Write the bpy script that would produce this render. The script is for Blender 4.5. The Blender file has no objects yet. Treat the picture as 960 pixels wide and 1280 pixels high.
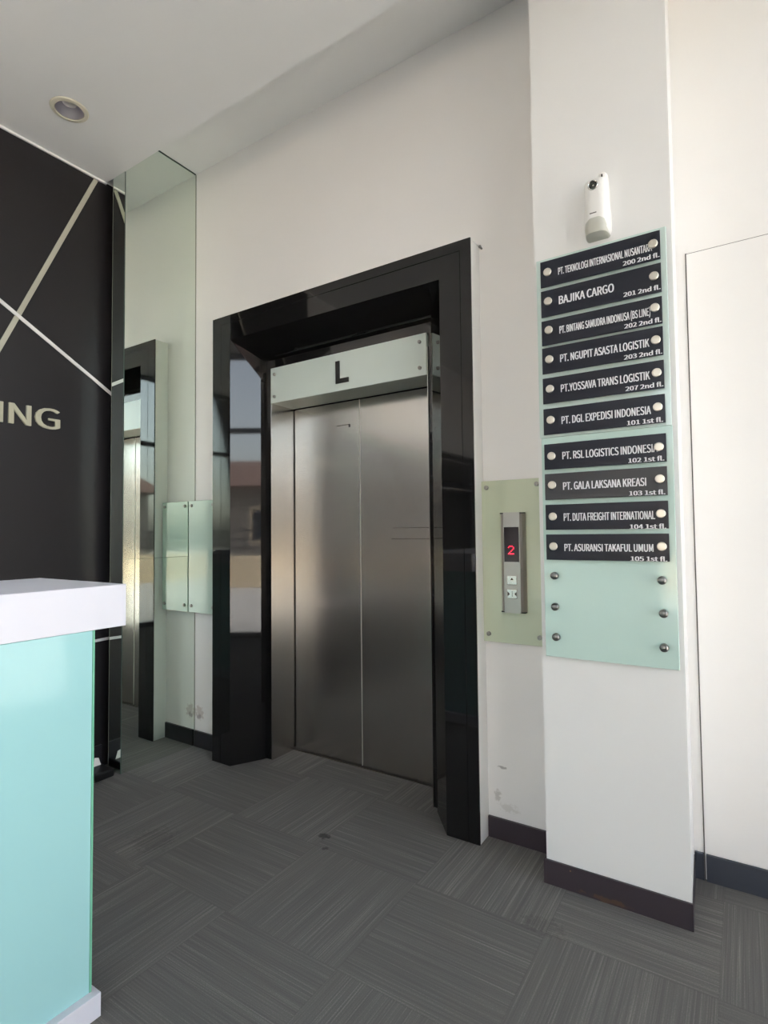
import bpy, bmesh, math, os
from mathutils import Vector, Matrix

scene = bpy.context.scene
COL = scene.collection

# ------------------------------------------------------------------ camera
FPX, YAW, PITCH, ROLL, CAMH = 693.353, 0.574696, 0.0386004, -0.0103096, 1.35
cy, sy, cp, sp = math.cos(YAW), math.sin(YAW), math.cos(PITCH), math.sin(PITCH)
fwd = Vector((-sy * cp, cy * cp, sp))
rgt = Vector((cy, sy, 0))
upv = rgt.cross(fwd)
cr, sr = math.cos(ROLL), math.sin(ROLL)
r2 = rgt * cr + upv * sr
u2 = upv * cr - rgt * sr
cam_data = bpy.data.cameras.new('camera')
cam = bpy.data.objects.new('camera', cam_data)
COL.objects.link(cam)
cam_data.sensor_fit = 'HORIZONTAL'
cam_data.sensor_width = 36.0
cam_data.lens = FPX / 960 * 36.0
cam_data.clip_start = 0.02
cam.matrix_world = Matrix(((r2.x, u2.x, -fwd.x, 0), (r2.y, u2.y, -fwd.y, 0),
                           (r2.z, u2.z, -fwd.z, CAMH), (0, 0, 0, 1)))
scene.camera = cam

# ------------------------------------------------------------------ sky, sun, exposure
world = bpy.data.worlds.new('daylight')
scene.world = world
world.use_nodes = True
wn = world.node_tree
wn.nodes.clear()
w_out = wn.nodes.new('ShaderNodeOutputWorld')
w_bg = wn.nodes.new('ShaderNodeBackground')
w_hsv = wn.nodes.new('ShaderNodeHueSaturation')
w_sky = wn.nodes.new('ShaderNodeTexSky')
w_sky.sky_type = 'NISHITA'
w_sky.sun_disc = False
w_sky.sun_elevation = math.radians(52)
w_sky.sun_rotation = math.radians(-35)
w_sky.air_density = 1.2
w_sky.dust_density = 3.0
w_hsv.inputs['Saturation'].default_value = 0.52
w_bg.inputs['Strength'].default_value = 0.55
wn.links.new(w_sky.outputs[0], w_hsv.inputs['Color'])
wn.links.new(w_hsv.outputs[0], w_bg.inputs['Color'])
wn.links.new(w_bg.outputs[0], w_out.inputs['Surface'])

sun_d = bpy.data.lights.new('sun', 'SUN')
sun_d.energy = 7.0
sun_d.angle = math.radians(1.0)
sun_d.color = (1.0, 0.955, 0.89)
sun = bpy.data.objects.new('sun', sun_d)
COL.objects.link(sun)
sun.location = (-2, 12, 16)
sun.rotation_euler = Vector((0.1, -0.8, -1.1)).to_track_quat('-Z', 'Y').to_euler()

scene.view_settings.view_transform = 'Standard'
scene.view_settings.look = 'None'
scene.view_settings.exposure = 1.68
scene.view_settings.gamma = 1.0
scene.view_settings.use_curve_mapping = False
scene.cycles.max_bounces = 14
scene.cycles.diffuse_bounces = 8
scene.cycles.glossy_bounces = 8
scene.cycles.transparent_max_bounces = 12
scene.cycles.caustics_reflective = True
scene.cycles.caustics_refractive = False
scene.cycles.use_denoising = True
scene.cycles.sample_clamp_indirect = 8.0

# ------------------------------------------------------------------ materials
def srgb(r, g, b):
    def c(v):
        v /= 255.0
        return v / 12.92 if v <= 0.04045 else ((v + 0.055) / 1.055) ** 2.4
    return (c(r), c(g), c(b), 1.0)

def new_mat(name):
    m = bpy.data.materials.new(name)
    m.use_nodes = True
    return m, m.node_tree, m.node_tree.nodes['Principled BSDF']

def mat(name, color, rough=0.5, metal=0.0, spec=0.5, coat=0.0, bump=0.0, bscale=200.0,
        emit=None, vary=0.0, vscale=3.0):
    m, nt, b = new_mat(name)
    if len(color) == 3:
        color = (*color, 1.0)
    b.inputs['Base Color'].default_value = color
    b.inputs['Roughness'].default_value = rough
    b.inputs['Metallic'].default_value = metal
    b.inputs['Specular IOR Level'].default_value = spec
    b.inputs['Coat Weight'].default_value = coat
    if emit:
        b.inputs['Emission Color'].default_value = color
        b.inputs['Emission Strength'].default_value = emit
    geo = nt.nodes.new('ShaderNodeNewGeometry')
    if vary:
        n = nt.nodes.new('ShaderNodeTexNoise')
        n.inputs['Scale'].default_value = vscale
        n.inputs['Detail'].default_value = 4
        nt.links.new(geo.outputs['Position'], n.inputs['Vector'])
        mr = nt.nodes.new('ShaderNodeMapRange')
        mr.inputs['From Min'].default_value = 0.3
        mr.inputs['From Max'].default_value = 0.7
        mr.inputs['To Min'].default_value = 1 - vary
        mr.inputs['To Max'].default_value = 1 + vary
        nt.links.new(n.outputs['Fac'], mr.inputs['Value'])
        mx = nt.nodes.new('ShaderNodeVectorMath')
        mx.operation = 'SCALE'
        mx.inputs[0].default_value = color[:3]
        nt.links.new(mr.outputs[0], mx.inputs['Scale'])
        nt.links.new(mx.outputs[0], b.inputs['Base Color'])
    if bump:
        n = nt.nodes.new('ShaderNodeTexNoise')
        n.inputs['Scale'].default_value = bscale
        nt.links.new(geo.outputs['Position'], n.inputs['Vector'])
        bp = nt.nodes.new('ShaderNodeBump')
        bp.inputs['Strength'].default_value = bump
        bp.inputs['Distance'].default_value = 0.002
        nt.links.new(n.outputs['Fac'], bp.inputs['Height'])
        nt.links.new(bp.outputs[0], b.inputs['Normal'])
    return m

def math_node(nt, op, a, b=None, c=None):
    n = nt.nodes.new('ShaderNodeMath')
    n.operation = op
    for i, v in enumerate((a, b, c)):
        if v is None:
            continue
        if isinstance(v, (int, float)):
            n.inputs[i].default_value = v
        else:
            nt.links.new(v, n.inputs[i])
    return n.outputs[0]

def stain_fac(nt, pos, centre, radii, seed, sharp=1.0):
    """0..1 mask of a ragged blot around a point of the surface"""
    s = nt.nodes.new('ShaderNodeVectorMath'); s.operation = 'SUBTRACT'
    nt.links.new(pos, s.inputs[0]); s.inputs[1].default_value = centre
    d = nt.nodes.new('ShaderNodeVectorMath'); d.operation = 'DIVIDE'
    nt.links.new(s.outputs[0], d.inputs[0]); d.inputs[1].default_value = radii
    l = nt.nodes.new('ShaderNodeVectorMath'); l.operation = 'LENGTH'
    nt.links.new(d.outputs[0], l.inputs[0])
    n = nt.nodes.new('ShaderNodeTexNoise')
    n.inputs['Scale'].default_value = 45 + seed
    n.inputs['Detail'].default_value = 5
    nt.links.new(pos, n.inputs['Vector'])
    v = math_node(nt, 'MULTIPLY_ADD', n.outputs['Fac'], 2.6, -1.3)
    v = math_node(nt, 'ADD', v, l.outputs['Value'])
    mr = nt.nodes.new('ShaderNodeMapRange')
    mr.inputs['From Min'].default_value = 1.0
    mr.inputs['From Max'].default_value = 0.55
    nt.links.new(v, mr.inputs['Value'])
    inside = nt.nodes.new('ShaderNodeMapRange')
    inside.inputs['From Min'].default_value = 1.5
    inside.inputs['From Max'].default_value = 0.9
    nt.links.new(l.outputs['Value'], inside.inputs['Value'])
    r = math_node(nt, 'MULTIPLY', mr.outputs[0], inside.outputs[0])
    return math_node(nt, 'MULTIPLY', r, sharp)

def stained(name, color, rough, stains, bump=0.08):
    m, nt, b = new_mat(name)
    b.inputs['Roughness'].default_value = rough
    geo = nt.nodes.new('ShaderNodeNewGeometry')
    pos = geo.outputs['Position']
    big = nt.nodes.new('ShaderNodeTexNoise')
    big.inputs['Scale'].default_value = 1.6
    big.inputs['Detail'].default_value = 5
    nt.links.new(pos, big.inputs['Vector'])
    ramp = nt.nodes.new('ShaderNodeMix'); ramp.data_type = 'RGBA'
    ramp.inputs['A'].default_value = tuple(c * 0.975 for c in color[:3]) + (1,)
    ramp.inputs['B'].default_value = tuple(min(1, c * 1.02) for c in color[:3]) + (1,)
    nt.links.new(big.outputs['Fac'], ramp.inputs['Factor'])
    cur = ramp.outputs['Result']
    for k, (cen, rad, col, st) in enumerate(stains):
        mx = nt.nodes.new('ShaderNodeMix'); mx.data_type = 'RGBA'
        nt.links.new(stain_fac(nt, pos, cen, rad, k * 7, st), mx.inputs['Factor'])
        nt.links.new(cur, mx.inputs['A'])
        mx.inputs['B'].default_value = col
        cur = mx.outputs['Result']
    nt.links.new(cur, b.inputs['Base Color'])
    if bump:
        n = nt.nodes.new('ShaderNodeTexNoise')
        n.inputs['Scale'].default_value = 60
        n.inputs['Detail'].default_value = 3
        nt.links.new(pos, n.inputs['Vector'])
        bp = nt.nodes.new('ShaderNodeBump')
        bp.inputs['Strength'].default_value = bump
        bp.inputs['Distance'].default_value = 0.003
        nt.links.new(n.outputs['Fac'], bp.inputs['Height'])
        nt.links.new(bp.outputs[0], b.inputs['Normal'])
    return m

def carpet_material():
    m, nt, b = new_mat('striped_carpet_tiles')
    b.inputs['Roughness'].default_value = 0.95
    b.inputs['Specular IOR Level'].default_value = 0.12
    geo = nt.nodes.new('ShaderNodeNewGeometry')
    pos = geo.outputs['Position']
    sep = nt.nodes.new('ShaderNodeSeparateXYZ')
    nt.links.new(pos, sep.inputs[0])
    x, y = sep.outputs[0], sep.outputs[1]
    u = math_node(nt, 'DIVIDE', math_node(nt, 'ADD', x, 1.6), 0.5)
    v = math_node(nt, 'DIVIDE', math_node(nt, 'SUBTRACT', y, 1.4), 0.5)
    fu, fv = math_node(nt, 'FLOOR', u), math_node(nt, 'FLOOR', v)
    par = math_node(nt, 'FLOORED_MODULO', math_node(nt, 'ADD', fu, fv), 2.0)
    inv = math_node(nt, 'SUBTRACT', 1.0, par)
    s = math_node(nt, 'ADD', math_node(nt, 'MULTIPLY', x, inv), math_node(nt, 'MULTIPLY', y, par))
    t = math_node(nt, 'ADD', math_node(nt, 'MULTIPLY', y, inv), math_node(nt, 'MULTIPLY', x, par))
    tid = math_node(nt, 'ADD', math_node(nt, 'MULTIPLY', fu, 7.31), math_node(nt, 'MULTIPLY', fv, 3.17))
    def stripes(ks, kt, det):
        cmb = nt.nodes.new('ShaderNodeCombineXYZ')
        nt.links.new(math_node(nt, 'MULTIPLY', s, ks), cmb.inputs[0])
        nt.links.new(math_node(nt, 'MULTIPLY', t, kt), cmb.inputs[1])
        nt.links.new(tid, cmb.inputs[2])
        n = nt.nodes.new('ShaderNodeTexNoise')
        n.inputs['Scale'].default_value = 1.0
        n.inputs['Detail'].default_value = det
        nt.links.new(cmb.outputs[0], n.inputs['Vector'])
        return n.outputs['Fac']
    fine = stripes(230.0, 2.2, 2.0)
    wide = stripes(26.0, 0.9, 1.0)
    mixv = math_node(nt, 'ADD', math_node(nt, 'MULTIPLY', fine, 0.66), math_node(nt, 'ADD', math_node(nt, 'MULTIPLY', wide, 0.16), 0.09))
    fz = nt.nodes.new('ShaderNodeTexNoise')
    fz.inputs['Scale'].default_value = 300
    nt.links.new(pos, fz.inputs['Vector'])
    mixv = math_node(nt, 'ADD', mixv, math_node(nt, 'MULTIPLY', math_node(nt, 'SUBTRACT', fz.outputs['Fac'], 0.5), 0.40))
    wn_ = nt.nodes.new('ShaderNodeTexWhiteNoise')
    wn_.noise_dimensions = '1D'
    nt.links.new(tid, wn_.inputs['W'])
    mixv = math_node(nt, 'ADD', mixv, math_node(nt, 'MULTIPLY', math_node(nt, 'SUBTRACT', wn_.outputs['Value'], 0.5), 0.07))
    ramp = nt.nodes.new('ShaderNodeValToRGB')
    ramp.color_ramp.elements[0].position = 0.36
    ramp.color_ramp.elements[0].color = srgb(98, 96, 94)
    ramp.color_ramp.elements[1].position = 0.74
    ramp.color_ramp.elements[1].color = srgb(138, 135, 130)
    e = ramp.color_ramp.elements.new(0.55)
    e.color = srgb(108, 106, 103)
    nt.links.new(mixv, ramp.inputs['Fac'])
    # seams between the tiles
    cu = math_node(nt, 'PINGPONG', u, 0.5)
    cv = math_node(nt, 'PINGPONG', v, 0.5)
    edge = math_node(nt, 'MINIMUM', cu, cv)
    seam = nt.nodes.new('ShaderNodeMapRange')
    seam.inputs['From Min'].default_value = 0.0
    seam.inputs['From Max'].default_value = 0.008
    seam.inputs['To Min'].default_value = 0.90
    seam.inputs['To Max'].default_value = 1.0
    nt.links.new(edge, seam.inputs['Value'])
    sc = nt.nodes.new('ShaderNodeVectorMath'); sc.operation = 'SCALE'
    nt.links.new(ramp.outputs[0], sc.inputs[0])
    nt.links.new(seam.outputs[0], sc.inputs['Scale'])
    cur = sc.outputs[0]
    for k, (cen, rad, st) in enumerate((((-1.616, 1.974, 0), (0.034, 0.022, 1), 0.7), ((-1.55, 1.90, 0), (0.016, 0.014, 1), 0.5),
                                       ((-2.25, 1.55, 0), (0.12, 0.10, 1), 0.2), ((-0.62, 1.93, 0), (0.09, 0.05, 1), 0.2))):
        mx = nt.nodes.new('ShaderNodeMix'); mx.data_type = 'RGBA'
        nt.links.new(stain_fac(nt, pos, cen, rad, k * 5, st), mx.inputs['Factor'])
        nt.links.new(cur, mx.inputs['A'])
        mx.inputs['B'].default_value = srgb(45, 44, 43)
        cur = mx.outputs['Result']
    nt.links.new(cur, b.inputs['Base Color'])
    bp = nt.nodes.new('ShaderNodeBump')
    bp.inputs['Strength'].default_value = 0.35
    bp.inputs['Distance'].default_value = 0.002
    nt.links.new(mixv, bp.inputs['Height'])
    nt.links.new(bp.outputs[0], b.inputs['Normal'])
    return m

def steel_material(name, color, rough, wavy=True):
    m, nt, b = new_mat(name)
    b.inputs['Base Color'].default_value = color
    b.inputs['Metallic'].default_value = 1.0
    b.inputs['Anisotropic'].default_value = 0.8
    tg = nt.nodes.new('ShaderNodeTangent')
    tg.direction_type = 'RADIAL'
    tg.axis = 'Z'
    nt.links.new(tg.outputs[0], b.inputs['Tangent'])
    geo = nt.nodes.new('ShaderNodeNewGeometry')
    mp = nt.nodes.new('ShaderNodeMapping')
    mp.inputs['Scale'].default_value = (500, 500, 5)
    nt.links.new(geo.outputs['Position'], mp.inputs['Vector'])
    n = nt.nodes.new('ShaderNodeTexNoise')
    n.inputs['Scale'].default_value = 1.0
    n.inputs['Detail'].default_value = 3
    nt.links.new(mp.outputs[0], n.inputs['Vector'])
    mr = nt.nodes.new('ShaderNodeMapRange')
    mr.inputs['To Min'].default_value = rough - 0.05
    mr.inputs['To Max'].default_value = rough + 0.05
    nt.links.new(n.outputs['Fac'], mr.inputs['Value'])
    nt.links.new(mr.outputs[0], b.inputs['Roughness'])
    if not wavy:
        return m
    bp = nt.nodes.new('ShaderNodeBump')
    bp.inputs['Strength'].default_value = 0.02
    bp.inputs['Distance'].default_value = 0.001
    nt.links.new(n.outputs['Fac'], bp.inputs['Height'])
    # slight waviness of the sheet
    w = nt.nodes.new('ShaderNodeTexNoise')
    w.inputs['Scale'].default_value = 2.2
    nt.links.new(geo.outputs['Position'], w.inputs['Vector'])
    bp2 = nt.nodes.new('ShaderNodeBump')
    bp2.inputs['Strength'].default_value = 0.10
    bp2.inputs['Distance'].default_value = 0.02
    nt.links.new(w.outputs['Fac'], bp2.inputs['Height'])
    nt.links.new(bp.outputs[0], bp2.inputs['Normal'])
    nt.links.new(bp2.outputs[0], b.inputs['Normal'])
    return m

def pane_material(name, tint):
    m = bpy.data.materials.new(name)
    m.use_nodes = True
    nt = m.node_tree
    nt.nodes.clear()
    out = nt.nodes.new('ShaderNodeOutputMaterial')
    tr = nt.nodes.new('ShaderNodeBsdfTransparent')
    tr.inputs['Color'].default_value = tint
    gl = nt.nodes.new('ShaderNodeBsdfGlossy')
    gl.inputs['Roughness'].default_value = 0.0
    fr = nt.nodes.new('ShaderNodeFresnel')
    fr.inputs['IOR'].default_value = 1.5
    mx = nt.nodes.new('ShaderNodeMixShader')
    nt.links.new(fr.outputs[0], mx.inputs[0])
    nt.links.new(tr.outputs[0], mx.inputs[1])
    nt.links.new(gl.outputs[0], mx.inputs[2])
    nt.links.new(mx.outputs[0], out.inputs['Surface'])
    return m

WHITE = (0.80, 0.785, 0.768, 1)
M = {}
M['carpet'] = carpet_material()
M['wall'] = stained('white_wall_paint', WHITE, 0.55, [
    ((-2.962, 2.372, 0.215), (0.05, 0.05, 0.045), srgb(150, 122, 110), 0.4),
    ((-2.965, 2.372, 0.19), (0.022, 0.05, 0.018), srgb(104, 84, 88), 0.5),
    ((-0.925, 2.372, 0.31), (0.022, 0.05, 0.007), srgb(110, 104, 98), 0.6),
    ((-0.95, 2.372, 0.18), (0.018, 0.05, 0.03), srgb(150, 144, 134), 0.45),
    ((-0.90, 2.372, 0.14), (0.05, 0.05, 0.02), srgb(175, 168, 158), 0.3),
])
M['pillar'] = stained('white_pillar_paint', (0.80, 0.797, 0.785, 1), 0.5, [], 0.06)
M['panel'] = mat('window_lit_white_panel', (0.89, 0.875, 0.85), 0.45, vary=0.01)  # lighter than the wall paint: window light put into the colour
M['white_side'] = mat('white_plaster_edge', (0.80, 0.79, 0.77), 0.6)
M['ceiling'] = mat('white_ceiling_paint', (0.755, 0.76, 0.75), 0.75, vary=0.02, vscale=1.2, bump=0.04, bscale=40)
M['black_wall'] = mat('black_wall_paint', srgb(32, 30, 32), 0.38, spec=0.35, vary=0.05, bump=0.03, bscale=30)
M['granite'] = mat('black_polished_granite', srgb(22, 21, 21), 0.04, spec=0.55, vary=0.25, vscale=240)
M['steel'] = steel_material('brushed_steel', (0.58, 0.56, 0.53, 1), 0.24)
M['edge_glint'] = mat('steel_edge_glint', (0.62, 0.60, 0.57), 0.45, 0.8)  # lighter steel painted as the glint along the leaf edges
M['soffit'] = mat('reflection_green_soffit', srgb(150, 160, 148), 0.3)  # green tint stands in for the reflection in the steel soffit
M['steel_jamb'] = steel_material('brushed_steel_jamb', (0.60, 0.58, 0.55, 1), 0.24, False)
M['chrome'] = mat('satin_chrome', (0.62, 0.61, 0.58), 0.25, 1.0)
M['stud'] = mat('brushed_aluminium_stud', (0.70, 0.66, 0.58), 0.38, 1.0)
M['stud_dark'] = mat('grey_steel_stud', (0.34, 0.33, 0.31), 0.33, 1.0)
M['stud_knob'] = mat('turned_steel_knob', (0.24, 0.235, 0.225), 0.3, 1.0)
M['mirror'] = mat('green_tinted_mirror', (0.76, 0.83, 0.76), 0.0, 1.0)
M['mirror_edge'] = mat('mirror_edge_green', srgb(60, 78, 70), 0.3)
M['mirror_trim'] = mat('grey_mirror_joint', srgb(138, 142, 130), 0.4)
M['glass_sage'] = mat('sage_back_painted_glass', srgb(196, 203, 178), 0.07, spec=0.55)
M['glass_left'] = mat('pale_sage_back_painted_glass', srgb(172, 192, 180), 0.06, spec=0.55)
M['glass_teal'] = mat('pale_teal_back_painted_glass', srgb(194, 219, 211), 0.08, spec=0.5)
M['glass_pale'] = mat('very_pale_mint_back_painted_glass', srgb(206, 224, 218), 0.08, spec=0.5)
M['glass_sign'] = mat('mint_back_painted_glass', srgb(206, 217, 210), 0.08, spec=0.5)
M['glass_counter'] = mat('aqua_back_painted_glass', srgb(153, 198, 198), 0.10, spec=0.3)
M['glass_edge'] = mat('green_glass_edge', srgb(112, 178, 148), 0.15)
M['counter_white'] = mat('white_solid_surface', (0.62, 0.62, 0.67), 0.4)
M['plate'] = mat('dark_navy_plastic', srgb(34, 36, 46), 0.28, spec=0.3)
M['plate_grey'] = mat('dark_grey_plastic', srgb(66, 66, 68), 0.3, spec=0.3)
M['plate_ink'] = mat('white_lettering', srgb(225, 225, 228), 0.5)
M['black'] = mat('black_plastic', srgb(14, 14, 14), 0.4)
M['skirt_plum'] = stained('dark_plum_skirting', srgb(58, 50, 56), 0.4, [
    ((-0.46, 2.16, 0.012), (0.10, 0.05, 0.012), srgb(100, 76, 52), 0.6),
    ((-0.585, 2.16, 0.075), (0.005, 0.05, 0.004), srgb(150, 120, 84), 0.8)], 0.05)
M['skirt_blue'] = mat('dark_slate_skirting', srgb(62, 66, 76), 0.4)
M['skirt_black'] = mat('black_skirting', srgb(36, 34, 38), 0.3)
M['strip'] = mat('pale_grey_wall_strip', srgb(168, 167, 152), 0.5)
M['strip_white'] = mat('white_wall_strip', srgb(214, 212, 212), 0.5)
M['letter'] = mat('pale_khaki_letter', srgb(172, 170, 150), 0.5)
M['dispenser'] = mat('white_gloss_plastic', (0.82, 0.81, 0.78), 0.28)
M['dispenser_grey'] = mat('pale_grey_plastic', srgb(188, 188, 178), 0.45)
M['lens'] = mat('dark_lens', srgb(52, 56, 50), 0.12)
M['cop'] = mat('champagne_steel', (0.42, 0.385, 0.35), 0.34, 1.0)
M['cop_center'] = mat('brushed_grey_steel', (0.46, 0.45, 0.42), 0.36, 1.0)
M['screen'] = mat('dark_display', srgb(38, 30, 34), 0.12)
M['red_led'] = mat('red_led', (1.0, 0.02, 0.05), 0.5, emit=1.4)
M['seam'] = mat('dark_joint', srgb(96, 92, 88), 0.8)
M['seam_dark'] = mat('dark_scratch', srgb(58, 52, 46), 0.7)
M['lamp_white'] = mat('downlight_ring_cream', srgb(196, 192, 174), 0.5)
M['lamp_silver'] = mat('downlight_reflector', (0.80, 0.78, 0.82), 0.3, 1.0)
M['lamp_glass'] = mat('downlight_lamp_glass', srgb(206, 204, 200), 0.35)
M['paper'] = mat('white_paper', srgb(226, 224, 218), 0.8)
M['pane'] = pane_material('clear_window_glass', (0.96, 0.955, 0.94, 1))
M['mullion'] = mat('dark_bronze_aluminium', srgb(70, 70, 74), 0.4, 0.6)
M['paving'] = mat('pale_concrete_paving', srgb(184, 182, 178), 0.9, vary=0.12, vscale=1.5)
M['cream_wall'] = mat('cream_render', srgb(226, 208, 178), 0.85, vary=0.05)
M['grey_render'] = mat('grey_render', srgb(120, 116, 112), 0.85, vary=0.08)
M['roof_tile'] = mat('terracotta_roof', srgb(116, 94, 86), 0.8, vary=0.1, vscale=9)
M['rail'] = mat('dark_grey_railing', srgb(60, 60, 62), 0.5)
M['dark_glass'] = mat('dark_window_pane', srgb(50, 56, 64), 0.08)

# ------------------------------------------------------------------ mesh helpers
def box(bm, x0, x1, y0, y1, z0, z1):
    vs = [bm.verts.new((x, y, z)) for z in (z0, z1) for y in (y0, y1) for x in (x0, x1)]
    for f in ((0, 2, 3, 1), (4, 5, 7, 6), (0, 1, 5, 4), (2, 6, 7, 3), (0, 4, 6, 2), (1, 3, 7, 5)):
        bm.faces.new([vs[i] for i in f])
    return vs

def B(*a):
    bm = bmesh.new()
    box(bm, *a)
    return bm

def bevel(bm, w, seg=2):
    bmesh.ops.recalc_face_normals(bm, faces=bm.faces[:])
    bmesh.ops.bevel(bm, geom=bm.edges[:], offset=w, segments=seg, affect='EDGES', profile=0.5, clamp_overlap=True)
    return bm

def BB(x0, x1, y0, y1, z0, z1, w=0.003, seg=2):
    return bevel(B(x0, x1, y0, y1, z0, z1), w, seg)

AX = {'x': (Vector((0, 1, 0)), Vector((0, 0, 1)), Vector((1, 0, 0))),
      'y': (Vector((1, 0, 0)), Vector((0, 0, 1)), Vector((0, -1, 0))),
      'z': (Vector((1, 0, 0)), Vector((0, 1, 0)), Vector((0, 0, 1)))}

def lathe(bm, centre, profile, axis='y', seg=28, caps=True):
    """profile of (radius, distance along the axis); axis 'y' grows towards the viewer"""
    a, b, c = AX[axis]
    o = Vector(centre)
    rings = []
    for r, h in profile:
        if r < 1e-6:
            rings.append([bm.verts.new(o + c * h)])
        else:
            rings.append([bm.verts.new(o + c * h + a * (r * math.cos(2 * math.pi * k / seg)) + b * (r * math.sin(2 * math.pi * k / seg))) for k in range(seg)])
    for p, q in zip(rings, rings[1:]):
        for k in range(seg):
            k2 = (k + 1) % seg
            if len(p) == 1 and len(q) == 1:
                continue
            if len(p) == 1:
                bm.faces.new((p[0], q[k], q[k2]))
            elif len(q) == 1:
                bm.faces.new((p[k], p[k2], q[0]))
            else:
                bm.faces.new((p[k], p[k2], q[k2], q[k]))
    for r in (rings[0], rings[-1]):
        if caps and len(r) > 2:
            bm.faces.new(r)
    return bm

def prism(pts, axis, a0, a1):
    """polygon extruded along an axis; pts are the two other coordinates in x, y, z order"""
    bm = bmesh.new()
    def v(p, a):
        return {'x': (a, p[0], p[1]), 'y': (p[0], a, p[1]), 'z': (p[0], p[1], a)}[axis]
    A = [bm.verts.new(v(p, a0)) for p in pts]
    Bv = [bm.verts.new(v(p, a1)) for p in pts]
    bm.faces.new(A)
    bm.faces.new(Bv[::-1])
    n = len(pts)
    for i in range(n):
        j = (i + 1) % n
        bm.faces.new((A[i], Bv[i], Bv[j], A[j]))
    return bm

WORLD_LOC = {}
def obj(name, bm, m, parent=None, smooth=False, origin=None):
    """one mesh object; mesh coordinates come in world space"""
    bmesh.ops.recalc_face_normals(bm, faces=bm.faces[:])
    co = [v.co.copy() for v in bm.verts]
    lo = Vector([min(c[i] for c in co) for i in range(3)])
    hi = Vector([max(c[i] for c in co) for i in range(3)])
    base = Vector(origin) if origin else Vector(((lo.x + hi.x) / 2, (lo.y + hi.y) / 2, lo.z))
    for v in bm.verts:
        v.co -= base
    me = bpy.data.meshes.new(name)
    bm.to_mesh(me)
    bm.free()
    me.materials.append(m)
    if smooth:
        for p in me.polygons:
            p.use_smooth = True
        try:
            me.set_sharp_from_angle(angle=math.radians(35))
        except Exception:
            pass
    o = bpy.data.objects.new(name, me)
    COL.objects.link(o)
    if parent:
        o.parent = parent
        o.location = base - WORLD_LOC[parent.name]
    else:
        o.location = base
    WORLD_LOC[o.name] = base
    return o

def tag(o, label, cat, group=None):
    o['label'] = label
    o['category'] = cat
    if group:
        o['group'] = group
    return o

def thing(name, label, cat, loc, group=None):
    o = bpy.data.objects.new(name, None)
    o.empty_display_size = 0.05
    COL.objects.link(o)
    o.location = loc
    WORLD_LOC[o.name] = Vector(loc)
    return tag(o, label, cat, group)

def struct(name, bm, m, parent=None):
    o = obj(name, bm, m, parent)
    if not parent:
        o['kind'] = 'structure'
    return o

def copy_part(src, parent, world):
    c = src.copy()
    COL.objects.link(c)
    c.parent = parent
    c.location = Vector(world) - WORLD_LOC[parent.name]
    return c

FONT = None          # Blender's own bundled sans, if this build has it
try:
    FONT = bpy.data.fonts.load(os.path.join(bpy.utils.system_resource('DATAFILES'), 'fonts', 'Noto Sans CJK Regular.woff2'))
except Exception:
    FONT = None
CAPH = []

def text_bm(s, width, cap, depth, bold=0.0, place=None, refstr=None):
    """lettering scaled to a width and a capital height; place(x, h, d) gives the world point"""
    cu = bpy.data.curves.new('lettering', 'FONT')
    cu.body = s
    if FONT:
        cu.font = FONT
    cu.size = 1.0
    cu.extrude = 0.05
    cu.resolution_u = 4
    to = bpy.data.objects.new('lettering', cu)
    COL.objects.link(to)
    bpy.context.view_layer.update()
    me = bpy.data.meshes.new_from_object(to.evaluated_get(bpy.context.evaluated_depsgraph_get()))
    bpy.data.objects.remove(to)
    bpy.data.curves.remove(cu)
    bm = bmesh.new()
    if FONT:
        bold *= 0.5          # its letters are drawn half as large
    shifts = (0.0,) if not bold else (-bold, 0.0, bold)
    spans = []
    for sh in shifts:          # a heavier weight: the same letters laid side by side
        bm.from_mesh(me)
        bm.verts.ensure_lookup_table()
        for v in bm.verts[len(spans):]:
            spans.append(sh)
    bpy.data.meshes.remove(me)
    for v, sh in zip(bm.verts, spans):
        v.co.x += sh
        v.co.z += sh * 0.05
    xs = [v.co.x for v in bm.verts]
    x0, x1 = min(xs), max(xs)
    if not CAPH:
        hc = bpy.data.curves.new('lettering', 'FONT')
        hc.body = 'H'
        if FONT:
            hc.font = FONT
        ho = bpy.data.objects.new('lettering', hc)
        COL.objects.link(ho)
        bpy.context.view_layer.update()
        hm = bpy.data.meshes.new_from_object(ho.evaluated_get(bpy.context.evaluated_depsgraph_get()))
        CAPH.append(max(v.co.y for v in hm.vertices))
        bpy.data.objects.remove(ho)
        bpy.data.curves.remove(hc)
        bpy.data.meshes.remove(hm)
    caph = CAPH[0]
    for v in bm.verts:
        x = (v.co.x - x0) / (x1 - x0) * width
        h = v.co.y / caph * cap
        d = (v.co.z + 0.05) / 0.1 * depth
        v.co = Vector(place(x, h, d))
    return bm

# ------------------------------------------------------------------ measured layout
YF, YW, YP, YR, YC = 2.268, 2.372, 2.175, 2.516, 1.868    # frame front, lift wall, pillar front, right wall, column front
XM, XK = -3.006, -3.21                                    # mirror face, black wall
ZC, ZS = 3.508, 3.763                                      # ceiling, raised strip
X0, X5, ZT = -2.714, -0.993, 2.677                         # lift surround
XP0, XP1 = -0.676, -0.183                                  # pillar
XR, YB = 1.5, -4.2                                        # right facade, back facade
XL = XK

# ------------------------------------------------------------------ structure
struct('floor', B(XL - 0.3, XR + 0.1, YB - 0.1, 3.1, -0.12, 0.0), M['carpet'])

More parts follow.
